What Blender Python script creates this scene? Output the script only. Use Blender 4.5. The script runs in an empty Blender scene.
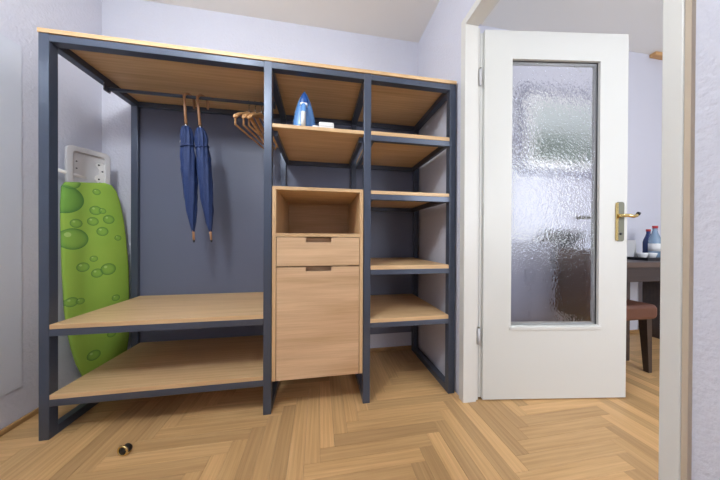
import bpy, bmesh, math, random
from mathutils import Vector, Matrix
random.seed(7)
S = bpy.context.scene
COL = S.collection
pi, sin, cos, rad = math.pi, math.sin, math.cos, math.radians

# ------------------------------------------------------------------ camera
cd = bpy.data.cameras.new('camera'); cam = bpy.data.objects.new('camera', cd); COL.objects.link(cam)
yaw, pitch, roll = 0.1709, -0.0040, 0.0046
fw = Vector((sin(yaw)*cos(pitch), cos(yaw)*cos(pitch), sin(pitch)))
rt = Vector((cos(yaw), -sin(yaw), 0)); up = rt.cross(fw)
r2 = rt*cos(roll)+up*sin(roll); u2 = -rt*sin(roll)+up*cos(roll)
cam.matrix_world = Matrix(((r2.x, u2.x, -fw.x, 1.217), (r2.y, u2.y, -fw.y, -1.268), (r2.z, u2.z, -fw.z, 0.899), (0, 0, 0, 1)))
cd.sensor_width = 36; cd.lens = 237.19*36/720; cd.clip_start = 0.01
S.camera = cam
# ------------------------------------------------------------------ world, lights, exposure
w = bpy.data.worlds.new('world'); S.world = w; w.use_nodes = True
w.node_tree.nodes['Background'].inputs[0].default_value = (0.75, 0.82, 1, 1)
w.node_tree.nodes['Background'].inputs[1].default_value = 0.6
S.view_settings.view_transform = 'Standard'; S.view_settings.look = 'None'
S.view_settings.gamma = 1; S.view_settings.use_curve_mapping = False
S.view_settings.exposure = 0.0
def area(name, loc, rot, sx, sy, power, col, shape='RECTANGLE'):
    l = bpy.data.lights.new(name, 'AREA'); l.shape = shape; l.size = sx; l.size_y = sy
    l.energy = power; l.color = col
    o = bpy.data.objects.new(name, l); COL.objects.link(o); o.location = loc; o.rotation_euler = rot
    return o
HALL = (0.52, -1.08); BED = (3.0, -2.0); ZC = 2.514; ZC2 = 2.72
area('bedroom_fill_light', (3.5, -2.53, 1.45), (rad(90), 0, 0), 1.5, 1.4, 29, (0.93, 0.97, 1.0))  # added light at the unseen window, for an even door and bedroom wall

# ------------------------------------------------------------------ materials
def lin(c): return tuple(((v/255)/12.92 if v/255 <= 0.04045 else ((v/255+0.055)/1.055)**2.4) for v in c)+(1,)
MATS = {}
class NT:
    def __init__(s, name):
        s.m = bpy.data.materials.new(name); s.m.use_nodes = True; s.t = s.m.node_tree
        s.b = s.t.nodes['Principled BSDF']; MATS[name] = s.m
    def n(s, typ, **kw):
        x = s.t.nodes.new(typ)
        for k, v in kw.items(): setattr(x, k, v)
        return x
    def l(s, a, b): s.t.links.new(a, b)
    def val(s, node, **kw):
        for k, v in kw.items(): node.inputs[k.replace('_', ' ')].default_value = v
        return node
    def math(s, op, a, b=None, c=None, clamp=False):
        x = s.n('ShaderNodeMath', operation=op); x.use_clamp = clamp
        for i, v in enumerate((a, b, c)):
            if v is None: continue
            if isinstance(v, (int, float)): x.inputs[i].default_value = v
            else: s.l(v, x.inputs[i])
        return x.outputs[0]
    def mix(s, fac, a, b, blend='MIX'):
        x = s.n('ShaderNodeMix', data_type='RGBA', blend_type=blend)
        for i, v in ((0, fac), (6, a), (7, b)):
            if isinstance(v, (int, float, tuple)): x.inputs[i].default_value = v
            else: s.l(v, x.inputs[i])
        return x.outputs[2]
    def coords(s, scale=(1, 1, 1), loc=(0, 0, 0), kind='Object'):
        tc = s.n('ShaderNodeTexCoord'); mp = s.n('ShaderNodeMapping')
        mp.inputs['Scale'].default_value = scale; mp.inputs['Location'].default_value = loc
        s.l(tc.outputs[kind], mp.inputs['Vector']); return mp.outputs[0]
    def bump(s, h, strength, dist):
        x = s.n('ShaderNodeBump'); x.inputs['Strength'].default_value = strength; x.inputs['Distance'].default_value = dist
        s.l(h, x.inputs['Height']); s.l(x.outputs[0], s.b.inputs['Normal'])
def plain(name, rgb, rough=0.5, metal=0.0, bump=0, bscale=60, bdist=0.002, var=0.0, spec=0.5):
    t = NT(name); t.b.inputs['Roughness'].default_value = rough; t.b.inputs['Metallic'].default_value = metal
    t.b.inputs['Specular IOR Level'].default_value = spec
    c = lin(rgb); t.b.inputs['Base Color'].default_value = c
    if bump or var:
        nz = t.n('ShaderNodeTexNoise'); t.l(t.coords(), nz.inputs['Vector']); nz.inputs['Scale'].default_value = bscale; nz.inputs['Detail'].default_value = 4
        if bump: t.bump(nz.outputs['Fac'], bump, bdist)
        if var:
            n2 = t.n('ShaderNodeTexNoise'); t.l(t.coords(), n2.inputs['Vector']); n2.inputs['Scale'].default_value = 3; n2.inputs['Detail'].default_value = 3
            f = t.math('MULTIPLY_ADD', n2.outputs['Fac'], var*2, 1-var)
            t.l(t.mix(1.0, c, f, 'MULTIPLY'), t.b.inputs['Base Color'])
    return t.m
def oak(name, light, dark, axis='X', rough=0.45, rnd=0.0, wave=0.5, scale=1.0, contrast=1.7):
    """oak: long fibres along the axis, faint growth rings; rnd tints each plank by its object's random value"""
    t = NT(name); t.b.inputs['Roughness'].default_value = rough
    along, cross = 1.6*scale, 26*scale
    sc = {'X': (along, cross, cross), 'Y': (cross, along, cross), 'Z': (cross, cross, along)}[axis]
    tc = t.n('ShaderNodeTexCoord'); v = tc.outputs['Object']
    oi = t.n('ShaderNodeObjectInfo')
    ad = t.n('ShaderNodeVectorMath', operation='ADD'); cx = t.n('ShaderNodeCombineXYZ')
    off = t.math('MULTIPLY', oi.outputs['Random'], 37.0)
    for i in range(3): t.l(off, cx.inputs[i])
    t.l(v, ad.inputs[0]); t.l(cx.outputs[0], ad.inputs[1])
    mp = t.n('ShaderNodeMapping'); mp.inputs['Scale'].default_value = sc; t.l(ad.outputs[0], mp.inputs['Vector'])
    a = t.n('ShaderNodeTexNoise'); a.inputs['Scale'].default_value = 1.0; a.inputs['Detail'].default_value = 6; a.inputs['Roughness'].default_value = 0.6
    t.l(mp.outputs[0], a.inputs['Vector'])
    mp2 = t.n('ShaderNodeMapping'); mp2.inputs['Scale'].default_value = tuple(x*6 if x > 5 else x*2.5 for x in sc); t.l(ad.outputs[0], mp2.inputs['Vector'])
    f = t.n('ShaderNodeTexNoise'); f.inputs['Scale'].default_value = 1.0; f.inputs['Detail'].default_value = 3; t.l(mp2.outputs[0], f.inputs['Vector'])
    wv = t.n('ShaderNodeTexWave', wave_type='RINGS', rings_direction='Z' if axis != 'Z' else 'X'); wv.inputs['Scale'].default_value = 0.9
    wv.inputs['Distortion'].default_value = 5.0; wv.inputs['Detail'].default_value = 3; wv.inputs['Detail Scale'].default_value = 0.6
    mp3 = t.n('ShaderNodeMapping'); mp3.inputs['Scale'].default_value = tuple(x*0.55 if x > 5 else x*1.1 for x in sc); t.l(ad.outputs[0], mp3.inputs['Vector']); t.l(mp3.outputs[0], wv.inputs['Vector'])
    k = t.math('MULTIPLY_ADD', a.outputs['Fac'], contrast, 0.5-contrast/2, clamp=True)
    k = t.math('MULTIPLY_ADD', wv.outputs['Fac'], wave*0.5, t.math('MULTIPLY', k, 1-wave*0.5))
    k = t.math('MULTIPLY_ADD', t.math('SUBTRACT', f.outputs['Fac'], 0.5), 0.7, k, clamp=True)
    base = t.mix(k, lin(dark), lin(light))
    if rnd:
        r = t.math('MULTIPLY_ADD', oi.outputs['Random'], rnd*2, 1-rnd)
        base = t.mix(1.0, base, r, 'MULTIPLY')
    t.l(base, t.b.inputs['Base Color'])
    t.bump(f.outputs['Fac'], 0.15, 0.001)
    return t.m
M = {}
M['wall'] = plain('lavender_plaster', (215, 216, 229), 0.85, bump=0.6, bscale=75, bdist=0.006, var=0.02)
M['wall_room'] = plain('lavender_plaster_bedroom', (213, 214, 226), 0.85, bump=0.3, bscale=110, bdist=0.003)
M['ceiling'] = plain('ceiling_plaster', (241, 239, 235), 0.9, bump=0.1, bscale=80)
M['white'] = plain('white_door_paint', (214, 214, 210), 0.4, bump=0.03, bscale=20)
M['white_trim'] = plain('white_frame_paint', (223, 222, 218), 0.38, bump=0.03, bscale=20)
M['beige_edge'] = plain('beige_casing_edge', (196, 180, 160), 0.6)
M['steel'] = plain('slate_powder_coat', (80, 88, 105), 0.30, metal=0.35, bump=0.04, bscale=900, bdist=0.0005)
M['panel'] = plain('slate_back_panel', (102, 108, 130), 0.5, bump=0.05, bscale=300, bdist=0.0005)
M['oak_x'] = oak('oak_shelf', (232, 197, 152), (196, 156, 110), 'X', 0.42, wave=0.35)
M['oak_front'] = oak('oak_front', (236, 200, 160), (188, 146, 106), 'X', 0.45, wave=0.9, scale=1.0)
M['oak_z'] = oak('oak_side', (226, 190, 147), (192, 154, 110), 'Z', 0.45, wave=0.3)
M['parquet'] = oak('oak_parquet', (228, 187, 134), (174, 132, 84), 'X', 0.40, rnd=0.19, wave=0.25, scale=1.1, contrast=0.9)
M['subfloor'] = plain('dark_subfloor', (120, 88, 56), 0.8)
M['base_wood'] = oak('baseboard_oak', (186, 146, 98), (150, 112, 70), 'X', 0.45)
M['base_wood_y'] = oak('baseboard_oak_y', (186, 146, 98), (150, 112, 70), 'Y', 0.45)
M['brass'] = plain('polished_brass', (222, 198, 136), 0.22, metal=1.0)
M['old_brass'] = plain('greyed_brass', (118, 118, 102), 0.4, metal=0.45)
M['black'] = plain('black_rubber', (28, 27, 27), 0.6)
M['dark'] = plain('dark_plastic', (30, 32, 38), 0.35)
M['chrome'] = plain('chrome_wire', (205, 205, 208), 0.18, metal=1.0)
M['navy'] = plain('navy_umbrella_cloth', (34, 56, 106), 0.6, bump=0.8, bscale=90, bdist=0.004)
M['hanger'] = oak('beech_hanger', (222, 176, 124), (186, 132, 84), 'Y', 0.35)
M['stickwood'] = oak('umbrella_stick', (196, 150, 112), (150, 104, 70), 'Z', 0.35)
M['plastic_white'] = plain('white_plastic', (238, 238, 238), 0.35)
M['plastic_grey'] = plain('light_grey_plastic', (208, 208, 212), 0.4)
M['iron_blue'] = plain('iron_blue_plastic', (104, 156, 220), 0.22)
M['iron_deep'] = plain('iron_deep_blue_plastic', (36, 84, 160), 0.15)
M['acrylic'] = plain('pale_wall_sheet', (222, 226, 238), 0.14, spec=0.8)
M['leather'] = plain('brown_leather', (98, 60, 44), 0.45, bump=0.2, bscale=120)
M['walnut'] = oak('dark_walnut', (70, 56, 50), (46, 36, 33), 'X', 0.4)
M['walnut_edge'] = oak('walnut_edge', (98, 80, 70), (74, 60, 52), 'X', 0.4)
M['grey_cabinet'] = plain('grey_lacquer', (168, 170, 188), 0.5)
M['porcelain'] = plain('white_porcelain', (240, 240, 242), 0.2)
M['red'] = plain('red_cap', (190, 44, 52), 0.4)
M['bottle_blue'] = plain('dark_blue_bottle', (44, 60, 110), 0.2)
M['pine'] = oak('pale_pine', (220, 176, 120), (190, 140, 88), 'X', 0.5)
t = NT('clear_blue_plastic'); t.b.inputs['Base Color'].default_value = lin((176, 206, 232)); t.b.inputs['Roughness'].default_value = 0.12
t.b.inputs['Transmission Weight'].default_value = 0.55; M['pet'] = t.m
t = NT('opal_globe'); t.b.inputs['Base Color'].default_value = (0.95, 0.94, 0.92, 1); t.b.inputs['Roughness'].default_value = 0.3
t.b.inputs['Emission Color'].default_value = (0.94, 1.0, 1.02, 1); t.b.inputs['Emission Strength'].default_value = 80; M['globe'] = t.m
t = NT('opal_globe_fill'); t.b.inputs['Base Color'].default_value = (0.95, 0.94, 0.92, 1); t.b.inputs['Roughness'].default_value = 0.3  # glow of the added bedroom lamp, brightens that room's ceiling
t.b.inputs['Emission Color'].default_value = (0.94, 1.0, 1.02, 1); t.b.inputs['Emission Strength'].default_value = 13; M['globe_fill'] = t.m
t = NT('fill_window_glow'); t.b.inputs['Base Color'].default_value = (0.8, 0.85, 0.9, 1)  # glowing surface of the added bedroom window
t.b.inputs['Emission Color'].default_value = (0.85, 0.91, 1, 1); t.b.inputs['Emission Strength'].default_value = 3; M['fill_glow'] = t.m
# rippled frosted glass
t = NT('rippled_glass'); t.b.inputs['Base Color'].default_value = (0.93, 0.94, 0.97, 1); t.b.inputs['Roughness'].default_value = 0.12
t.b.inputs['Transmission Weight'].default_value = 1.0; t.b.inputs['IOR'].default_value = 1.45
v = t.coords((1, 1, 0.72))
n0 = t.n('ShaderNodeTexNoise'); n0.inputs['Scale'].default_value = 30; t.l(v, n0.inputs['Vector'])
va = t.n('ShaderNodeVectorMath', operation='MULTIPLY_ADD'); t.l(n0.outputs['Color'], va.inputs[0]); va.inputs[1].default_value = (0.03, 0.03, 0.03); t.l(v, va.inputs[2])
vo = t.n('ShaderNodeTexVoronoi', feature='SMOOTH_F1'); vo.inputs['Scale'].default_value = 95; t.l(va.outputs[0], vo.inputs['Vector'])
t.bump(vo.outputs['Distance'], 0.33, 0.004); M['glass'] = t.m
# green ironing cover with printed water drops (a flat print)
t = NT('green_drop_print'); t.b.inputs['Roughness'].default_value = 0.7
tc = t.n('ShaderNodeTexCoord'); sp = t.n('ShaderNodeSeparateXYZ'); t.l(tc.outputs['Object'], sp.inputs[0])
nz = t.n('ShaderNodeTexNoise'); t.l(tc.outputs['Object'], nz.inputs['Vector']); nz.inputs['Scale'].default_value = 7; nz.inputs['Detail'].default_value = 4
colr = t.mix(nz.outputs['Fac'], lin((146, 192, 74)), lin((170, 204, 84)))
DROPS = [(0.0,1.111,.078),(.047,.98,.025),(.115,.996,.025),(.127,1.062,.027),(.157,1.062,.017),(.186,1.013,.027),(.157,.938,.027),(.036,.892,.06),(.23,.899,.017),
         (.025,1.21,.04),(.131,1.173,.018),(.074,.73,.027),(.134,.688,.027),(.184,.706,.036),(.119,.775,.018),(.029,.54,.027),(.063,.537,.018),(.119,.202,.03),
         (.20,.30,.022),(.16,.42,.018),(.22,.52,.02)]
for i, (dx, dz, dr) in enumerate(DROPS):
    ax = t.math('SUBTRACT', sp.outputs[0], dx); az = t.math('SUBTRACT', sp.outputs[2], dz)
    d = t.math('DIVIDE', t.math('SQRT', t.math('ADD', t.math('MULTIPLY', ax, ax), t.math('MULTIPLY', az, az))), dr)
    ins = t.math('LESS_THAN', d, 1.0)
    ring = t.math('MULTIPLY', ins, t.math('MULTIPLY', t.math('POWER', d, 4.0), 0.85), clamp=True)
    body = lin((84, 160, 66)) if i in (0,) else lin((132, 186, 78))
    colr = t.mix(t.math('MULTIPLY', ins, 0.55), colr, body)
    colr = t.mix(ring, colr, lin((62, 122, 52)))
    hx = t.math('ADD', ax, dr*0.35); hz = t.math('SUBTRACT', az, dr*0.4)
    h = t.math('SQRT', t.math('ADD', t.math('MULTIPLY', hx, hx), t.math('MULTIPLY', hz, hz)))
    colr = t.mix(t.math('MULTIPLY', t.math('LESS_THAN', h, dr*0.22), 0.55), colr, lin((206, 232, 150)))
t.l(colr, t.b.inputs['Base Color']); t.bump(nz.outputs['Fac'], 0.3, 0.006); M['green'] = t.m
# landscape print for the framed picture (generic soft shapes)
t = NT('soft_green_print'); t.b.inputs['Roughness'].default_value = 0.5
nz = t.n('ShaderNodeTexNoise'); t.l(t.coords((3, 1, 5)), nz.inputs['Vector']); nz.inputs['Scale'].default_value = 1.2; nz.inputs['Detail'].default_value = 3
tc = t.n('ShaderNodeTexCoord'); sp = t.n('ShaderNodeSeparateXYZ'); t.l(tc.outputs['Object'], sp.inputs[0])
k = t.math('MULTIPLY_ADD', sp.outputs[2], -3.4, t.math('MULTIPLY_ADD', nz.outputs['Fac'], 1.6, -0.35), clamp=True)
t.l(t.mix(k, lin((204, 214, 212)), lin((116, 130, 120))), t.b.inputs['Base Color']); M['print'] = t.m

# ------------------------------------------------------------------ mesh helpers
class MB:
    def __init__(s): s.v = []; s.f = []; s.sm = []
    def add(s, vs, fs, smooth=False):
        o = len(s.v); s.v += [tuple(x) for x in vs]
        for f in fs: s.f.append([i+o for i in f]); s.sm.append(smooth)
        return s
    def box(s, x0, x1, y0, y1, z0, z1):
        return s.add([(x0,y0,z0),(x1,y0,z0),(x1,y1,z0),(x0,y1,z0),(x0,y0,z1),(x1,y0,z1),(x1,y1,z1),(x0,y1,z1)],
              [(0,3,2,1),(4,5,6,7),(0,1,5,4),(1,2,6,5),(2,3,7,6),(3,0,4,7)])
    def prism(s, poly, y0, y1):
        """polygon in x,z (counter-clockwise seen from -Y) pushed along y"""
        n = len(poly)
        vs = [(x, y0, z) for x, z in poly]+[(x, y1, z) for x, z in poly]
        fs = [list(range(n)), list(range(2*n-1, n-1, -1))]+[(i, i+n, (i+1) % n+n, (i+1) % n) for i in range(n)]
        return s.add(vs, fs)
    def tube(s, pts, r, n=10, cap=True):
        pts = [Vector(p) for p in pts]; rs = r if isinstance(r, (list, tuple)) else [r]*len(pts)
        vs, fs = [], []; ref = None
        for i, p in enumerate(pts):
            d = (pts[min(i+1, len(pts)-1)]-pts[max(i-1, 0)]).normalized()
            if ref is None: ref = d.orthogonal().normalized()
            ref = (ref-d*ref.dot(d)).normalized(); b = d.cross(ref)
            for k in range(n):
                a = 2*pi*k/n; vs.append(p+(ref*cos(a)+b*sin(a))*rs[i])
        for i in range(len(pts)-1):
            for k in range(n): fs.append((i*n+k, i*n+(k+1) % n, (i+1)*n+(k+1) % n, (i+1)*n+k))
        if cap: fs.append(list(range(n-1, -1, -1))); fs.append([(len(pts)-1)*n+k for k in range(n)])
        return s.add(vs, fs, True)
    def lathe(s, prof, c=(0, 0, 0), n=24):
        vs, fs = [], []
        for r, z in prof:
            for k in range(n): a = 2*pi*k/n; vs.append((c[0]+r*cos(a), c[1]+r*sin(a), c[2]+z))
        for i in range(len(prof)-1):
            for k in range(n): fs.append((i*n+k, i*n+(k+1) % n, (i+1)*n+(k+1) % n, (i+1)*n+k))
        fs.append(list(range(n-1, -1, -1))); fs.append([(len(prof)-1)*n+k for k in range(n)])
        return s.add(vs, fs, True)
    def ring_slab(s, outer, inner, y0, y1):
        """flat frame: two x,z loops with the same number of points"""
        n = len(outer)
        vs = [(x, y0, z) for x, z in outer]+[(x, y0, z) for x, z in inner]+[(x, y1, z) for x, z in outer]+[(x, y1, z) for x, z in inner]
        fs = []
        for i in range(n):
            j = (i+1) % n
            fs += [(i, j, n+j, n+i), (2*n+j, 2*n+i, 3*n+i, 3*n+j), (j, i, 2*n+i, 2*n+j), (n+i, n+j, 3*n+j, 3*n+i)]
        return s.add(vs, fs)
    def mesh(s, name, mat):
        me = bpy.data.meshes.new(name); me.from_pydata(s.v, [], s.f); me.update()
        bm = bmesh.new(); bm.from_mesh(me); bmesh.ops.recalc_face_normals(bm, faces=bm.faces)
        bm.to_mesh(me); bm.free()
        for p, q in zip(me.polygons, s.sm): p.use_smooth = q
        me.materials.append(mat); return me
    def build(s, name, mat, parent=None, bevel=0, seg=2, loc=(0, 0, 0), rotz=0):
        o = bpy.data.objects.new(name, s.mesh(name, mat)); COL.objects.link(o)
        o.location = loc; o.rotation_euler = (0, 0, rotz)
        if parent: o.parent = parent
        if bevel:
            b = o.modifiers.new('bevel', 'BEVEL'); b.width = bevel; b.segments = seg; b.limit_method = 'ANGLE'; b.angle_limit = rad(40)
        return o
def tag(o, label, cat, group=None):
    o['label'] = label; o['category'] = cat
    if group: o['group'] = group
    return o
def empty(name, loc=(0, 0, 0), rotz=0):
    o = bpy.data.objects.new(name, None); COL.objects.link(o); o.location = loc; o.rotation_euler = (0, 0, rotz); o.empty_display_size = 0.05
    return o
def struct(o, label=None):
    o['kind'] = 'structure'
    if label: o['label'] = label
    return o
def rrect(x0, x1, z0, z1, r, k=5):
    p = []
    for cx, cz, a0 in ((x1-r, z0+r, -90), (x1-r, z1-r, 0), (x0+r, z1-r, 90), (x0+r, z0+r, 180)):
        for i in range(k+1): a = rad(a0+90*i/k); p.append((cx+r*cos(a), cz+r*sin(a)))
    return p

# ------------------------------------------------------------------ the setting
XL, XR, YB, YF = -0.207, 2.014, 0.578, -3.2          # hall: left, right, back, front
XR2, YB2, YF2, XE = 2.10, 0.55, -2.6, 5.2            # far face of the door wall; bedroom back, front, end
J0, J1, JZ = -0.842, -0.085, 2.077                   # clear doorway
fl = struct(MB().box(XL-0.1, XE+0.1, YF-0.1, YB+0.1, -0.06, -0.013).build('floor', M['subfloor']), 'oak herringbone parquet running through the doorway')
W, L = 0.0635, 0.486
plank_mesh = None
def plank(length, width):
    g = 0.0003; c = 0.0006; x, y = length/2-g, width/2-g
    vs = [(-x,-y,-.012),(x,-y,-.012),(x,y,-.012),(-x,y,-.012), (-x,-y,-c),(x,-y,-c),(x,y,-c),(-x,y,-c), (-x+c,-y+c,0),(x-c,-y+c,0),(x-c,y-c,0),(-x+c,y-c,0)]
    fs = [(0,3,2,1),(8,9,10,11)]
    for k in (0, 4):
        for i in range(4): j = (i+1) % 4; fs.append((k+i, k+j, k+4+j, k+4+i))
    return MB().add(vs, fs).mesh('plank', M['parquet'])
plank_mesh = plank(L, W)
cells = []
for n in range(-110, 110):
    for m in range(-9, 10):
        ox, oy = 1.2875+n*W+m*L, -0.2415+n*W-m*L
        cells.append((ox+L/2, oy+W/2, 0)); cells.append((ox+L+W/2, oy+W-L/2, 1))
near, far = [], []
Y_MIN = -0.86
for x, y, rr in cells:
    hx, hy = (L/2, W/2) if rr == 0 else (W/2, L/2)
    if not (XL-hx+0.005 < x < XE+hx and YF-hy < y < YB+hy-0.005): continue
    if x-1.217 > 0.0 and False: pass
    # nearest planks that the view can hold become single planks
    ang = math.atan2(x-1.217, y+1.268)-yaw
    inview = (y > Y_MIN and abs(ang) < rad(68) and x < 4.1) and not (x > 2.95 and y < -0.75)
    (near if inview else far).append((x, y, rr))
def clipped(x, y, rr):
    hx, hy = (L/2, W/2) if rr == 0 else (W/2, L/2)
    x0, x1, y0, y1 = max(x-hx, XL-0.09), min(x+hx, XE+0.09), max(y-hy, YF-0.09), min(y+hy, YB+0.09)
    return x0, x1, y0, y1
near.sort(key=lambda c: (c[0]-1.217)**2+(c[1]+1.268)**2)
far += near[292:]; near = near[:292]
for x, y, rr in near:
    x0, x1, y0, y1 = clipped(x, y, rr)
    o = bpy.data.objects.new('plank', plank_mesh); COL.objects.link(o); o.parent = fl
    o.location = ((x0+x1)/2, (y0+y1)/2, 0); o.rotation_euler = (0, 0, pi/2*rr)
    sx = ((x1-x0) if rr == 0 else (y1-y0))/L; sy = ((y1-y0) if rr == 0 else (x1-x0))/W
    o.scale = (sx, sy, 1)
fm = MB()
for x, y, rr in far:
    x0, x1, y0, y1 = clipped(x, y, rr)
    if x1-x0 > 0.004 and y1-y0 > 0.004: fm.box(x0+.0006, x1-.0006, y0+.0006, y1-.0006, -0.012, 0)
fo = fm.build('parquet_rest', M['parquet'], fl); fo['kind'] = 'stuff'

T = 0.1
struct(MB().box(XL-T, XR+0.0, YB, YB+T, 0, ZC).build('wall_back', M['wall']), 'lavender wall behind the wardrobe')
struct(MB().box(XL-T, XL, YF, YB, 0, ZC).build('wall_left', M['wall']), 'lavender wall left of the wardrobe')
struct(MB().box(XL-T, XR, YF-T, YF, 0, ZC).build('wall_front', M['wall']))
struct(MB().box(XL-T, XR, YF-T, YB+T, ZC, ZC+0.08).build('ceiling', M['ceiling']), 'plain warm white ceiling of the hall')
wr = MB().box(XR, XR2, J1+0.015, YB+T, 0, ZC2).box(XR, XR2, YF-T, J0-0.015, 0, ZC2).box(XR, XR2, J0-0.015, J1+0.015, JZ+0.015, ZC2)
struct(wr.build('wall_right', M['wall']), 'lavender wall with the doorway')
struct(MB().box(XR2, XE+T, YB2, YB2+T, 0, ZC2).build('wall_back_bedroom', M['wall_room']), 'pale lavender wall seen through the doorway')
struct(MB().box(XE, XE+T, YF2, YB2, 0, ZC2).build('wall_right_bedroom', M['wall_room']))
struct(MB().box(XR2, XE+T, YF2-T, YF2, 0, ZC2).build('wall_front_bedroom', M['wall_room']))
struct(MB().box(XR2, XE+T, YF2-T, YB2+T, ZC2, ZC2+0.08).build('ceiling_bedroom', M['ceiling']), 'white ceiling of the room beyond the door')
# oak baseboards
struct(MB().box(XL, XL+0.014, YF, YB, 0, 0.026).build('baseboard_left', M['base_wood_y'], bevel=0.004), 'low oak baseboard along the left wall')
struct(MB().box(XL+0.014, XR, YB-0.014, YB, 0, 0.03).build('baseboard_back', M['base_wood'], bevel=0.004), 'low oak baseboard under the wardrobe back')
struct(MB().box(XR2+0.001, XE, YB2-0.014, YB2, 0, 0.03).build('baseboard_bedroom', M['base_wood'], bevel=0.004))
# the wooden strip high on the bedroom wall
struct(MB().box(4.40, 5.15, YB2-0.05, YB2, 2.685, 2.718).build('trim_2', M['pine'], bevel=0.004), 'pale wooden strip where wall and ceiling meet')

# door frame: casing on the hall side, lining and stop
tr = struct(empty('trim_1', (XR, J1, 0)), 'white door frame around the opening')
def part_w(mb, name, mat, parent, **k):       # build in world coordinates under a moved parent
    o = mb.build(name, mat, parent, **k); o.location = tuple(-c for c in parent.location); return o
CX0 = XR-0.014
part_w(MB().box(CX0, XR, J1, J1+0.042, 0, JZ+0.042), 'casing', M['white_trim'], tr, bevel=0.003)
part_w(MB().box(CX0, XR, J0-0.034, J0, 0, JZ+0.042), 'casing', M['white_trim'], tr, bevel=0.003)
part_w(MB().box(CX0, XR, J0, J1, JZ, JZ+0.042), 'casing', M['white_trim'], tr, bevel=0.003)
part_w(MB().box(XR-0.001, 2.078, J1, J1+0.014, 0, JZ).box(2.078, 2.098, J1+0.0125, J1+0.0145, 0, JZ), 'jamb', M['white_trim'], tr)
part_w(MB().box(XR-0.001, 2.078, J0-0.014, J0, 0, JZ).box(2.078, 2.098, J0-0.0145, J0-0.0125, 0, JZ), 'jamb', M['white_trim'], tr)
part_w(MB().box(XR-0.001, 2.078, J0-0.014, J1+0.014, JZ, JZ+0.014).box(2.078, 2.098, J0, J1, JZ+0.0125, JZ+0.0145), 'head_lining', M['white_trim'], tr)
part_w(MB().box(XR-0.012, XR, J0-0.044, J0-0.0345, 0, JZ+0.05), 'casing_edge', M['beige_edge'], tr)  # outer side edge of the near casing, set as a beige strip

# door leaf, opened into the bedroom
DA = rad(-8.0)
dr = struct(empty('door_1', (2.118, -0.087, 0), DA), 'white door with tall rippled glass pane, opened into the next room')
DW, DH, DT = 0.826, 2.062, 0.040
P0, P1, Q0, Q1 = 0.158, 0.662, 0.418, 1.905
leaf = MB().ring_slab([(0, 0.006), (DW, 0.006), (DW, DH), (0, DH)], [(P0, Q0), (P1, Q0), (P1, Q1), (P0, Q1)], 0, DT)
leaf.box(-0.018, 0.0, 0.014, DT, 0.012, DH-0.008)
leaf.build('door_leaf', M['white'], dr, bevel=0.0025)
MB().ring_slab([(P0, Q0), (P1, Q0), (P1, Q1), (P0, Q1)], [(P0+0.012, Q0+0.012), (P1-0.012, Q0+0.012), (P1-0.012, Q1-0.012), (P0+0.012, Q1-0.012)], 0.024, 0.036).build('glazing_bead', M['white'], dr)
MB().box(P0-0.010, P1+0.010, -0.007, 0.010, Q0-0.022, Q0-0.004).build('pane_ledge', M['white'], dr, bevel=0.002)
MB().box(P1-0.002, P1, 0.014, 0.018, Q0, Q1).build('pane_shadow_line', M['dark'], dr)  # dark strip stands in for the shadow line beside the pane
MB().box(P0, P1-0.002, 0.014, 0.018, Q1-0.002, Q1).build('pane_shadow_line', M['dark'], dr)  # same shadow line put in as a dark strip along the top
MB().box(P0, P1, 0.018, 0.023, Q0, Q1).build('glass_pane', M['glass'], dr)['label'] = 'rippled frosted glass pane'
pl = MB().prism(rrect(0.758, 0.802, 0.893, 1.115, 0.012), -0.006, 0).build('handle_plate', M['old_brass'], dr, bevel=0.002)
MB().prism(rrect(0.755, 0.765, 0.897, 1.111, 0.004), -0.008, -0.001).build('plate_rim', M['brass'], pl)
def lever(y0, s, sx):
    pts = [(0.769, y0, 1.036), (0.769, y0+s*0.022, 1.036), (0.769+sx*0.008, y0+s*0.036, 1.036), (0.769+sx*0.025, y0+s*0.040, 1.033),
           (0.769+sx*0.042, y0+s*0.040, 1.030), (0.769+sx*0.055, y0+s*0.040, 1.034), (0.769+sx*0.064, y0+s*0.040, 1.042)]
    return MB().tube(pts, [0.011, 0.009, 0.009, 0.009, 0.0085, 0.0085, 0.008], 10)
lever(-0.004, -1, 1).build('lever', M['brass'], pl)
MB().tube([(0.832, -0.044, 1.040), (0.839, -0.044, 1.050)], 0.0088, 10).build('lever_tip', M['dark'], pl)
MB().tube([(0.780, -0.0085, 0.935), (0.780, -0.0055, 0.935)], 0.007, 10).build('keyhole', M['dark'], pl)
pl2 = MB().prism(rrect(0.758, 0.802, 0.893, 1.115, 0.012), DT, DT+0.006).build('handle_plate', M['old_brass'], dr)
MB().tube([(0.769, DT+0.004, 1.036), (0.769, DT+0.05, 1.036), (0.74, DT+0.058, 1.036), (0.66, DT+0.055, 1.034), (0.612, DT+0.05, 1.034)], [0.01, 0.009, 0.009, 0.009, 0.008], 10).build('lever', M['old_brass'], pl2)
for z in (1.80, 0.36):
    h = MB().tube([(-0.022, 0.004, z-0.045), (-0.022, 0.004, z+0.045)], 0.007, 10).build('hinge', M['plastic_grey'], dr)
    MB().tube([(-0.022, 0.004, z+0.045), (-0.022, 0.004, z+0.052)], 0.0055, 8).build('hinge_tip', M['old_brass'], h)

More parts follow.
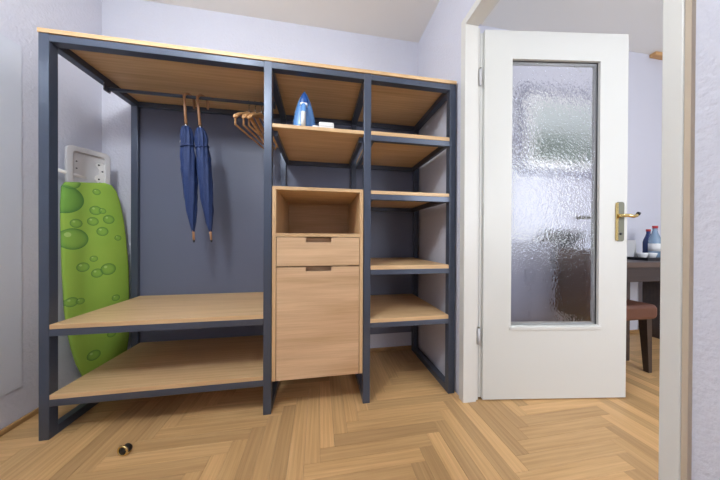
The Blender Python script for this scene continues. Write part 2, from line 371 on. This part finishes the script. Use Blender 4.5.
# ------------------------------------------------------------------ wardrobe
wd = tag(empty('wardrobe', (1.0, 0.28, 0)), 'open slate steel frame wardrobe with oak shelves along the back wall', 'wardrobe')
def wp(mb, name, mat, bevel=0.0, parent=None, label=None):
    o = mb.build(name, mat, parent or wd, bevel=bevel)
    o.location = (-1.0, -0.28, 0) if parent is None else (0, 0, 0)
    if label: o['label'] = label
    return o
p = 0.039; D = 0.559; H = 1.80
XS = [0.0, 0.939, 1.456, 1.9605]
for i, x in enumerate(XS):
    wp(MB().box(x, x+p, 0, p, 0, H), 'post', M['steel'], 0.002)
    wp(MB().box(x, x+p, D-p, D, 0, H), 'post', M['steel'], 0.002)
    wp(MB().box(x, x+p, p, D-p, 0, p), 'floor_rail', M['steel'], 0.002)
    wp(MB().box(x, x+p, p, D-p, H-0.034, H), 'top_side_rail', M['steel'], 0.002)
for i in range(3):
    a, b = XS[i]+p, XS[i+1]
    wp(MB().box(a, b, 0, p, H-0.034, H-0.003), 'top_rail', M['steel'], 0.002)
    wp(MB().box(a, b, D-p, D, H-0.034, H-0.003), 'top_rail', M['steel'], 0.002)
    wp(MB().box(a, b, D-0.016, D-0.006, 0.153, H-0.034), 'back_panel', M['panel'])
wp(MB().box(-0.002, 2.002, -0.003, D, H, H+0.019), 'top_board', M['oak_x'], 0.0015)
def shelf(i, zt, th=0.021, rail=0.031, front=True):
    a, b = XS[i]+p, XS[i+1]
    wp(MB().box(a+0.001, b-0.001, 0.0, D-0.017, zt-th, zt), 'shelf', M['oak_x'], 0.0012)
    z1 = zt-th-0.0005; z0 = z1-rail
    if front: wp(MB().box(a, b, 0.0, 0.025, z0, z1), 'shelf_rail', M['steel'], 0.0015)
    wp(MB().box(a, b, D-p-0.004, D-0.0165, z0, z1), 'shelf_rail', M['steel'], 0.0015)
    y0 = 0.025 if front else 0.04
    wp(MB().box(a, a+0.022, y0, D-p-0.004, z0, z1), 'shelf_bearer', M['steel'], 0.0015)
    wp(MB().box(b-0.022, b, y0, D-p-0.004, z0, z1), 'shelf_bearer', M['steel'], 0.0015)
shelf(0, 0.513); shelf(0, 0.200)
shelf(1, 1.487, 0.019, 0.028, False)
shelf(2, 1.490, 0.021, 0.030); shelf(2, 1.165, 0.019, 0.030); shelf(2, 0.753, 0.022, 0.028); shelf(2, 0.461, 0.022, 0.028)
rodz, rody = 1.733, 0.287
rod = wp(MB().tube([(p-0.002, rody, rodz), (0.941, rody, rodz)], 0.0095, 12), 'hanging_rod', M['steel'])
for x in (p, 0.939-0.006):
    wp(MB().box(x, x+0.006, rody-0.02, rody+0.02, rodz-0.015, H-0.034).box(x-0.002 if x > 0.5 else x, x+0.012, rody-0.014, rody+0.014, rodz-0.016, rodz+0.014), 'rod_bracket', M['steel'], 0.001, rod)
    MB().tube([(x+0.003, rody-0.0215, rodz+0.022), (x+0.003, rody-0.0195, rodz+0.022)], 0.004, 8).build('bracket_screw', M['chrome'], rod)

# drawer cabinet hung between the two middle frames
cb = tag(empty('drawer_cabinet', (1.217, 0.26, 0.171)), 'oak cabinet with open niche, drawer and door set between wardrobe frames', 'cabinet')
def cp(mb, name, mat, bevel=0.001, parent=None):
    o = mb.build(name, mat, parent or cb, bevel=bevel)
    if parent is None: o.location = (-1.217, -0.26, -0.171)
    return o
cx0, cx1, cz0, cz1, cy0, cy1, th = 0.982, 1.452, 0.171, 1.167, -0.006, 0.515, 0.019
cp(MB().box(cx0, cx0+th, cy0, cy1, cz0, cz1), 'side_panel', M['oak_z'])
cp(MB().box(cx1-th, cx1, cy0, cy1, cz0, cz1), 'side_panel', M['oak_z'])
cp(MB().box(cx0+th, cx1-th, cy0, cy1, cz1-0.017, cz1), 'top_panel', M['oak_x'])
cp(MB().box(cx0+th, cx1-th, cy0, cy1-0.01, 0.909, 0.927), 'niche_floor', M['oak_x'])
cp(MB().box(cx0+th, cx1-th, cy0+0.022, cy1, cz0, cz0+0.018), 'bottom_panel', M['oak_x'])
cp(MB().box(cx0+th, cx1-th, cy1-0.01, cy1, cz0+0.018, cz1-0.017), 'back_panel', M['oak_x'])
def front(z0, z1, name, nd):
    a, b = cx0+th+0.0025, cx1-th-0.0025; n0, n1 = 1.150, 1.281
    poly = [(a, z0), (b, z0), (b, z1), (n1, z1), (n1, z1-nd), (n0, z1-nd), (n0, z1), (a, z1)]
    o = cp(MB().prism(poly, cy0+0.001, cy0+0.020), name, M['oak_front'], 0.0008)
    cp(MB().box(n0-0.01, n1+0.01, cy0+0.040, cy0+0.046, z1-nd-0.02, z1-0.002), 'finger_pull', M['oak_front'], 0, o)
    return o
front(0.7575, 0.906, 'drawer_front', 0.026)
front(cz0, 0.7515, 'cabinet_door', 0.022)

# ------------------------------------------------------------------ things on and by the wardrobe
# clothes hangers: local x = shoulder line, hook above the origin
def hanger_meshes():
    N = 17; vs = []; fs = []
    for i in range(N):
        s = -1+2*i/(N-1); x = 0.205*s
        z = -0.080-0.108*abs(s)**1.35+0.010*math.exp(-(s*6)**2); y = -0.030*s*s
        r = 0.010+0.007*abs(s)**2; hz = 0.012+0.006*math.exp(-(s*4)**2)
        if abs(s) == 1: r *= 0.7; hz *= 0.7
        for k in range(10): a = 2*pi*k/10; vs.append((x, y+r*cos(a), z+hz*sin(a)))
    for i in range(N-1):
        for k in range(10): fs.append((i*10+k, i*10+(k+1) % 10, (i+1)*10+(k+1) % 10, (i+1)*10+k))
    fs.append(list(range(9, -1, -1))); fs.append([(N-1)*10+k for k in range(10)])
    body = MB().add(vs, fs, True)
    bar = MB().tube([(-0.185, -0.022, -0.172), (-0.175, -0.015, -0.215), (0.175, -0.015, -0.215), (0.185, -0.022, -0.172)], 0.0055, 8)
    hook = MB().tube([(0, 0, -0.078)]+[(0, 0, -0.032)]+[(0.0135*cos(a), 0, 0.0135*sin(a)) for a in [rad(d) for d in range(-90, 160, 20)]], 0.002, 8)
    return body, bar, hook
hb, hbar, hh = hanger_meshes()
proto = None
HLAB = ['wooden hanger on the rod, leftmost of the three', 'wooden hanger in the middle of the three on the rod', 'wooden hanger on the rod nearest the steel post']
for i, (x, rz) in enumerate(((0.790, 78), (0.826, 80), (0.862, 77))):
    loc = (x, rody, rodz+0.0005)
    if i == 0:
        proto = empty('clothes_hanger', loc, rad(rz)); o = proto
        hb.build('shoulder_bar', M['hanger'], o); hbar.build('trouser_bar', M['hanger'], o); hh.build('hook', M['chrome'], o)
        for ch in o.children: ch.location.z = -0.002
    else:
        o = proto.copy(); COL.objects.link(o); o.location = loc; o.rotation_euler = (0, 0, rad(rz))
        for ch in list(proto.children):
            c = ch.copy(); COL.objects.link(c); c.parent = o
    tag(o, HLAB[i], 'hanger', 'wooden hangers on the rod')

# umbrellas: furled, hooked over the rod (origin at the rod)
def umbrella(x, rz, label, tilt, seed):
    rn = random.Random(seed)
    u = tag(empty('umbrella', (x, rody, rodz)), label, 'umbrella', 'navy umbrellas hooked over the rod')
    u.rotation_euler = (0, tilt, 0); u.location.z -= 0.011
    hk = 0.026
    # J handle: goes up in front of the rod, over it and down behind
    pts = [(0, -hk-0.002, -0.78)] if False else []
    pts = [(0, -hk, -0.175), (0, -hk, -0.05), (0, -hk, 0.0)]+[(0, -hk*cos(a), hk*sin(a)) for a in [rad(d) for d in range(15, 181, 15)]]+[(0, hk, -0.025), (0, hk-0.002, -0.045)]
    MB().tube(pts, [0.0075]*(len(pts)-1)+[0.006], 10).build('crook_handle', M['stickwood'], u)
    MB().tube([(0, -hk, -0.178), (0, -hk, -0.158)], 0.0095, 12).build('collar', M['chrome'], u)
    MB().tube([(0, -hk, -0.18), (0, -hk, -0.80)], 0.006, 8).build('shaft', M['dark'], u)
    # canopy: pleated, twisted roll
    prof = [(0.012, -0.172), (0.021, -0.178), (0.030, -0.20), (0.036, -0.235), (0.034, -0.265), (0.031, -0.285), (0.0345, -0.305), (0.0385, -0.35), (0.040, -0.42), (0.039, -0.50), (0.035, -0.58), (0.028, -0.66), (0.018, -0.73), (0.010, -0.77), (0.007, -0.785)]
    n = 40; vs = []; fs = []
    for j, (r, z) in enumerate(prof):
        tw = -z*2.2
        for k in range(n):
            a = 2*pi*k/n
            q = 8*(a+tw)/2
            fold = abs(sin(q))
            rr = 1.0*r*(0.74+0.34*fold+0.07*sin(3*a+seed+z*40)+rn.uniform(-0.05, 0.05))
            vs.append((rr*cos(a), -hk+rr*0.9*sin(a), z+0.004*sin(5*a)*(j == 0)))
    for j in range(len(prof)-1):
        for k in range(n): fs.append((j*n+k, j*n+(k+1) % n, (j+1)*n+(k+1) % n, (j+1)*n+k))
    fs.append(list(range(n-1, -1, -1))); fs.append([(len(prof)-1)*n+k for k in range(n)])
    cn = MB().add(vs, fs, True).build('canopy', M['navy'], u)
    bt = []
    for k in range(25):
        a = 2*pi*k/24; bt.append((0.0335*cos(a), -hk+0.031*sin(a), -0.287+0.006*sin(a)))
    MB().tube(bt, 0.0052, 8).build('strap', M['navy'], cn)
    MB().tube([(-0.030, -hk-0.016, -0.245), (-0.032, -hk-0.020, -0.262)], [0.004, 0.004], 8).build('strap_button', M['plastic_grey'], cn)
    MB().tube([(0, -hk, -0.775), (0, -hk, -0.835)], [0.0065, 0.0058], 10).build('tip', M['stickwood'], u)
    MB().tube([(0, -hk, -0.835), (0, -hk, -0.848)], [0.0066, 0.004], 10).build('ferrule', M['dark'], u)
    for c_ in u.children: c_.rotation_euler = (0, 0, rad(rz))
    return u
umbrella(0.458, -38, 'navy umbrella hanging from the rod, the left one of the pair', rad(-3.6), 1)
umbrella(0.530, -50, 'navy umbrella hanging from the rod, the right one nearer the hangers', rad(-5.2), 5)

# steam iron standing on its heel on the short shelf
ir = tag(empty('steam_iron', (1.132, 0.13, 1.4875)), 'blue and white clothes iron standing upright on the wardrobe shelf', 'iron')
def outline(wd_, ht, z0=0.0, n=14, pw=0.62):
    L_ = []
    for i in range(n+1): s = i/n; L_.append((wd_*(1-s**2.0)**pw if s < 1 else 0.0, z0+ht*s))
    pts = [(x, z) for x, z in L_]+[(-x, z) for x, z in reversed(L_[:-1])]
    return pts
def loft(mb, loops):   # loops: (poly x,z ; y)
    n = len(loops[0][0]); vs = []; fs = []
    for poly, y in loops: vs += [(x, y, z) for x, z in poly]
    for j in range(len(loops)-1):
        for i in range(n): fs.append((j*n+i, j*n+(i+1) % n, (j+1)*n+(i+1) % n, (j+1)*n+i))
    fs.append(list(range(n))); fs.append([(len(loops)-1)*n+i for i in range(n-1, -1, -1)])
    return mb.add(vs, fs, True)
def scl(poly, s, z0): return [(x*s, z0+(z-z0)*s) for x, z in poly]
base = outline(0.066, 0.255, pw=0.80)
MB().prism(base, 0.012, 0.018).build('soleplate', M['chrome'], ir)
loft(MB(), [(scl(base, 0.99, 0), 0.012), (base, 0.004), (scl(base, 0.985, 0), -0.012), (scl(base, 0.93, 0), -0.026), (scl(base, 0.80, 0.0), -0.040), (scl(base, 0.66, 0.0), -0.048)]).build('body', M['iron_blue'], ir)
loft(MB(), [(outline(0.026, 0.080, 0.150), -0.012), (outline(0.024, 0.072, 0.152), -0.044), (outline(0.018, 0.058, 0.154), -0.050)]).build('water_tank', M['iron_deep'], ir)
# handle bridge arching towards the camera, white inlay and dial
hd = MB().tube([(0, -0.030, 0.012), (0, -0.075, 0.016), (0, -0.098, 0.040), (0, -0.100, 0.080), (0, -0.090, 0.115), (0, -0.066, 0.138), (0, -0.034, 0.148)], [0.018, 0.017, 0.0155, 0.0145, 0.0145, 0.016, 0.018], 12).build('handle', M['iron_blue'], ir)
MB().tube([(0, -0.104, 0.006), (0, -0.1085, 0.040), (0, -0.109, 0.082)], [0.011, 0.0125, 0.012], 10).build('handle_inlay', M['plastic_white'], hd)
MB().tube([(0, -0.0765, 0.146), (0, -0.0465, 0.160)], 0.006, 10).build('spray_button', M['iron_deep'], hd)
MB().box(-0.020, 0.020, -0.080, -0.050, 0.136, 0.150).build('front_collar', M['plastic_white'], hd, bevel=0.005, seg=3)
MB().tube([(0, -0.062, 0.110), (0, -0.090, 0.118)], 0.013, 14).build('temperature_dial', M['iron_deep'], ir)
MB().box(-0.048, 0.048, -0.052, 0.010, 0.0, 0.010).build('heel', M['iron_blue'], ir, bevel=0.004)
bx = tag(empty('white_box', (1.258, 0.085, 1.4875)), 'small white block lying beside the blue iron', 'box')
MB().prism(rrect(-0.044, 0.038, 0.0, 0.058, 0.006), -0.025, 0.025).build('box_body', M['plastic_white'], bx, bevel=0.003)
MB().box(-0.0445, 0.0385, -0.0262, -0.0245, 0.034, 0.036).build('lid_seam', M['plastic_grey'], bx)
pg = MB().prism(rrect(-0.080, -0.0445, 0.0, 0.038, 0.006), -0.020, 0.015).build('box_flap', M['plastic_white'], bx, bevel=0.003)

# ironing board standing on its nose in the corner
ba = math.atan2(0.25, 0.135)
ib = tag(empty('ironing_board', (-0.155, 0.281, 0.0), ba), 'folded ironing board with green water drop cover leaning in the corner', 'ironing board')
ol = [(0.150, 0.004), (0.185, 0.012), (0.222, 0.040), (0.255, 0.090), (0.280, 0.16), (0.291, 0.25), (0.292, 0.45), (0.290, 0.69), (0.276, 0.89), (0.262, 1.02), (0.243, 1.135), (0.225, 1.195), (0.203, 1.228), (0.17, 1.236),
      (0.10, 1.222), (0.04, 1.212), (0.010, 1.205), (-0.002, 1.18), (-0.006, 1.08), (-0.004, 0.90), (0.0, 0.70), (0.008, 0.50), (0.018, 0.38), (0.034, 0.27), (0.052, 0.18), (0.076, 0.10), (0.105, 0.04), (0.130, 0.010)]
cx_, cz_ = 0.147, 0.65
def inset(poly, d): return [(cx_+(x-cx_)*(1-d/0.15), cz_+(z-cz_)*(1-d/0.6)) for x, z in poly]
pad = loft(MB(), [(inset(ol, 0.010), 0.0), (ol, 0.006), (ol, 0.022), (inset(ol, 0.010), 0.028)])
pad.build('cover', M['green'], ib, bevel=0.0)
# white iron rest on top: rounded ring with a holed bracket
rest = MB().ring_slab(rrect(0.012, 0.198, 1.190, 1.418, 0.028), rrect(0.040, 0.172, 1.222, 1.386, 0.014), 0.006, 0.028).build('iron_rest', M['plastic_grey'], ib, bevel=0.005, seg=3)
MB().box(0.040, 0.172, 0.020, 0.024, 1.222, 1.386).build('rest_web', M['plastic_grey'], rest)
hp = [(0.172, 1.232), (0.172, 1.345), (0.160, 1.352), (0.140, 1.348), (0.132, 1.335), (0.140, 1.325), (0.150, 1.310), (0.148, 1.285), (0.132, 1.268), (0.130, 1.250), (0.142, 1.232)]
MB().prism(list(reversed(hp)), 0.012, 0.019).build('rest_hook_plate', M['plastic_white'], rest)
for x, z in ((0.146, 1.338), (0.162, 1.302), (0.146, 1.252)):
    MB().tube([(x, 0.0115, z), (x, 0.0125, z)], 0.005, 8).build('screw_hole', M['dark'], rest)
for z in (1.255, 1.295, 1.335):
    MB().tube([(0.056, 0.019, z), (0.056, 0.0205, z)], 0.004, 8).build('screw_hole', M['dark'], rest)
MB().box(0.148, 0.170, 0.010, 0.020, 1.224, 1.234).build('rest_clip', M['dark'], rest)
# folded legs behind the board
lg = MB().tube([(0.06, 0.038, 0.50), (0.05, 0.038, 1.255)], 0.010, 10).build('leg', M['plastic_white'], ib)
MB().tube([(0.23, 0.040, 0.20), (0.20, 0.040, 1.10)], 0.010, 10).build('leg', M['plastic_white'], ib)
MB().tube([(-0.045, 0.008, 1.268), (0.155, 0.038, 1.240)], 0.010, 10).build('foot_bar', M['plastic_white'], ib)
MB().tube([(-0.062, 0.006, 1.271), (-0.043, 0.008, 1.268)], 0.0125, 10).build('foot_cap', M['dark'], ib)

# brass door stop on the floor
ds = tag(empty('door_stop', (0.425, -0.135, 0), rad(-12)), 'small brass and black rubber stop standing on the parquet', 'door stop')
ds.scale = (1.4, 1.4, 1.4)
MB().lathe([(0.010, 0), (0.012, 0.002), (0.012, 0.006), (0.008, 0.009)], (0, 0.004, 0), 18).build('foot', M['brass'], ds)
bd = MB().tube([(0, 0.014, 0.0135), (0, 0.011, 0.0130), (0, -0.004, 0.0130)], [0.0095, 0.0122, 0.0125], 18).build('body', M['black'], ds)
rg = [(0.0135*cos(2*pi*k/24), -0.006, 0.0160+0.0130*sin(2*pi*k/24)) for k in range(25)]
MB().tube(rg, 0.0028, 8).build('ring', M['brass'], ds)
MB().tube([(0, -0.0035, 0.0135), (0, -0.008, 0.0140)], [0.0105, 0.008], 16).build('buffer', M['black'], ds)

# pale sheet fixed to the left wall
sh = tag(empty('wall_sheet', (XL, -0.40, 0.175)), 'smooth pale protective sheet fixed flat to the left wall', 'wall panel')
def sheet():
    m = MB().box(0.0, 0.004, -0.60, 0.545, 0.0, 1.645); return m
sheet().build('sheet', M['acrylic'], sh, bevel=0.001)

# ------------------------------------------------------------------ bedroom furniture
tb = tag(empty('table', (3.9, 0.29, 0)), 'dark wooden table standing against the wall beyond the door', 'table')
def tp(mb, name, mat, bevel=0.002):
    o = mb.build(name, mat, tb, bevel=bevel); o.location = (-3.9, -0.29, 0); return o
tx0, tx1, ty0, ty1 = 3.02, 4.75, 0.05, 0.535
tp(MB().box(tx0, tx1, ty0, ty1, 0.705, 0.745), 'tabletop', M['walnut'])
tp(MB().box(tx0, tx1, ty0-0.006, ty0-0.0002, 0.707, 0.743), 'edge_strip', M['walnut_edge'])
tp(MB().box(tx0+0.02, tx1-0.02, ty0+0.02, ty0+0.04, 0.60, 0.705), 'apron', M['walnut'])
tp(MB().box(tx0+0.02, tx1-0.02, ty1-0.04, ty1-0.02, 0.60, 0.705), 'apron', M['walnut'])
for x in (3.46, 4.28): tp(MB().box(x, x+0.045, ty0+0.08, ty1-0.02, 0, 0.60), 'leg', M['walnut'])
ch = tag(empty('chair', (3.17, 0.0, 0)), 'brown leather chair with dark legs beside the table', 'chair')
seat = MB().prism(rrect(-0.25, 0.265, 0.375, 0.475, 0.035), -0.06, 0.36).build('seat', M['leather'], ch, bevel=0.02, seg=3)
bk = MB().prism([(-0.275, 0.40), (-0.215, 0.40), (-0.255, 0.84), (-0.305, 0.84)], -0.05, 0.35).build('backrest', M['leather'], ch, bevel=0.015, seg=3)
for x, y in ((0.215, -0.03), (-0.22, -0.03), (0.215, 0.29), (-0.22, 0.29)):
    sx = 0.028 if x > 0 else -0.028
    MB().add([(x, y, 0.38), (x+0.045, y, 0.38), (x+0.045, y+0.045, 0.38), (x, y+0.045, 0.38), (x+sx+0.008, y+0.008, 0), (x+sx+0.036, y+0.008, 0), (x+sx+0.036, y+0.036, 0), (x+sx+0.008, y+0.036, 0)],
             [(0,1,2,3),(7,6,5,4),(0,4,5,1),(1,5,6,2),(2,6,7,3),(3,7,4,0)]).build('leg', M['walnut'], ch)
ZT = 0.745
tray = tag(empty('tray', (4.12, 0.27, ZT)), 'flat black tray on the dark table', 'tray')
MB().box(-0.44, 0.42, -0.13, 0.13, 0, 0.006).build('tray_base', M['dark'], tray)
MB().ring_slab([(-0.45, -0.14), (0.43, -0.14), (0.43, 0.14), (-0.45, 0.14)], [(-0.435, -0.125), (0.415, -0.125), (0.415, 0.125), (-0.435, 0.125)], 0, 0.022).build('tray_rim', M['dark'], tray)
ro = tray.children[1]; ro.rotation_euler = (rad(90), 0, 0)
def bottle(x, y, label, body, h, r, lab):
    b = tag(empty('bottle', (x, y, ZT+0.006)), label, 'bottle')
    MB().lathe([(r*0.9, 0), (r, 0.008), (r, h*0.52), (r*0.86, h*0.62), (r*0.48, h*0.78), (r*0.38, h*0.86), (r*0.38, h*0.92)], n=18).build('bottle_body', body, b)
    MB().lathe([(r*0.46, h*0.92), (r*0.46, h*0.995), (r*0.40, h)], n=14).build('cap', M['red'], b)
    if lab: MB().lathe([(r*1.015, h*0.20), (r*1.015, h*0.44)], n=18).build('bottle_label', lab, b)
    return b
bottle(4.098, 0.33, 'clear water bottle with red cap on the tray', M['pet'], 0.275, 0.038, M['plastic_white'])
bottle(4.19, 0.425, 'dark blue bottle half hidden behind the clear one', M['bottle_blue'], 0.25, 0.034, None)
for i, (x, y, lb) in enumerate(((3.925, 0.31, 'white cup on the tray, the left one'), (4.005, 0.30, 'white cup on the tray, the right one by the bottle'))):
    c = tag(empty('cup', (x, y, ZT+0.006)), lb, 'cup', 'white cups on the tray')
    MB().lathe([(0.020, 0), (0.024, 0.003), (0.033, 0.030), (0.034, 0.042), (0.031, 0.042), (0.026, 0.012), (0.004, 0.008)], n=18).build('cup_body', M['porcelain'], c)
    MB().tube([(0.032, 0, 0.034), (0.046, 0, 0.032), (0.048, 0, 0.020), (0.030, 0, 0.014)], 0.0035, 8).build('cup_handle', M['porcelain'], c)
cd_ = tag(empty('folded_card', (3.915, 0.415, ZT+0.006), rad(10)), 'white folded card standing on the table by the door edge', 'card')
MB().prism([(-0.03, 0), (-0.027, 0), (0.0, 0.145), (0.027, 0), (0.03, 0), (0.002, 0.15), (-0.002, 0.15)], -0.06, 0.06).build('card_sheet', M['plastic_white'], cd_)
bo = tag(empty('coffee_machine', (3.215, 0.36, ZT)), 'dark boxy appliance on the table, blurred behind the door glass', 'appliance')
MB().box(-0.085, 0.085, -0.10, 0.12, 0.0, 0.03).build('base', M['dark'], bo, bevel=0.006)
MB().box(-0.085, 0.085, -0.02, 0.12, 0.03, 0.23).build('body', M['dark'], bo, bevel=0.008)
MB().box(-0.075, 0.075, -0.08, 0.005, 0.14, 0.22).build('head', M['dark'], bo, bevel=0.008)
cbn = tag(empty('low_cabinet', (2.62, 0.32, 0)), 'grey low cabinet against the wall, blurred behind the door glass', 'cabinet')
MB().box(-0.21, 0.21, -0.19, 0.21, 0.06, 0.86).build('body', M['grey_cabinet'], cbn, bevel=0.004)
MB().box(-0.22, 0.22, -0.20, 0.215, 0.86, 0.885).build('top_panel', M['grey_cabinet'], cbn, bevel=0.003)
MB().box(-0.19, 0.19, -0.16, 0.20, 0.0, 0.06).build('plinth', M['dark'], cbn)
for a, b in ((-0.205, -0.002), (0.002, 0.205)):
    q = MB().box(a, b, -0.208, -0.191, 0.07, 0.85).build('cabinet_door', M['grey_cabinet'], cbn, bevel=0.002)
    MB().box((b-0.03) if a < 0 else (a+0.018), (b-0.018) if a < 0 else (a+0.03), -0.216, -0.2085, 0.60, 0.70).build('door_pull', M['grey_cabinet'], q)
pc = tag(empty('framed_picture', (3.44, YB2-0.001, 1.86)), 'large framed landscape picture on the wall, blurred behind the door glass', 'picture')
pw, ph = 0.52, 0.385
def loop(a, b): return [(-a, -b), (a, -b), (a, b), (-a, b)]
MB().ring_slab(loop(pw, ph), loop(pw-0.05, ph-0.05), -0.03, 0).build('picture_frame', plain('silver_blue_frame', (118, 122, 152), 0.4), pc, bevel=0.004)
MB().ring_slab(loop(pw-0.05, ph-0.05), loop(pw-0.15, ph-0.13), -0.016, -0.004).build('mount', M['plastic_white'], pc)
MB().box(-pw+0.15, pw-0.15, -0.010, -0.004, -ph+0.13, ph-0.13).build('print', M['print'], pc)

# ------------------------------------------------------------------ hall lamp; added bedroom lamp and window, out of view
def pendant(x, y, z, mat, label):
    gl = tag(empty('pendant_lamp', (x, y, z)), label, 'lamp')
    MB().lathe([(0.05, -0.03), (0.055, 0.0)], n=24).build('ceiling_rose', M['plastic_white'], gl)
    MB().tube([(0, 0, -0.02), (0, 0, -0.20)], 0.006, 8).build('cord', M['plastic_white'], gl)
    MB().lathe([(0.03, -0.215), (0.03, -0.18)], n=20).build('socket', M['plastic_white'], gl)
    MB().lathe([(0.001, -0.472)]+[(0.128*sin(rad(d)), -0.344-0.128*cos(rad(d))) for d in range(15, 170, 12)], n=28).build('globe_shade', mat, gl)
pendant(HALL[0], HALL[1], ZC, M['globe'], 'white globe pendant lamp in the hall')
pendant(BED[0], BED[1], ZC2, M['globe_fill'], 'added white globe pendant, unseen, lighting the next room')  # added out of view to lift the bedroom ceiling
wn = struct(empty('fill_window_1', (3.5, YF2, 0.75)), 'added unseen window that lights the bedroom')  # added out of view, facing the door leaf to light it evenly
MB().box(-0.75, 0.75, 0.001, 0.02, 0.0, 1.4).build('fill_window_pane', M['fill_glow'], wn)
for x0, x1, z0, z1 in ((-0.82, -0.75, -0.07, 1.47), (0.75, 0.82, -0.07, 1.47), (-0.75, 0.75, -0.07, 0), (-0.75, 0.75, 1.4, 1.47), (-0.03, 0.03, 0, 1.4)):
    MB().box(x0, x1, 0.001, 0.05, z0, z1).build('fill_window_frame', M['white_trim'], wn)
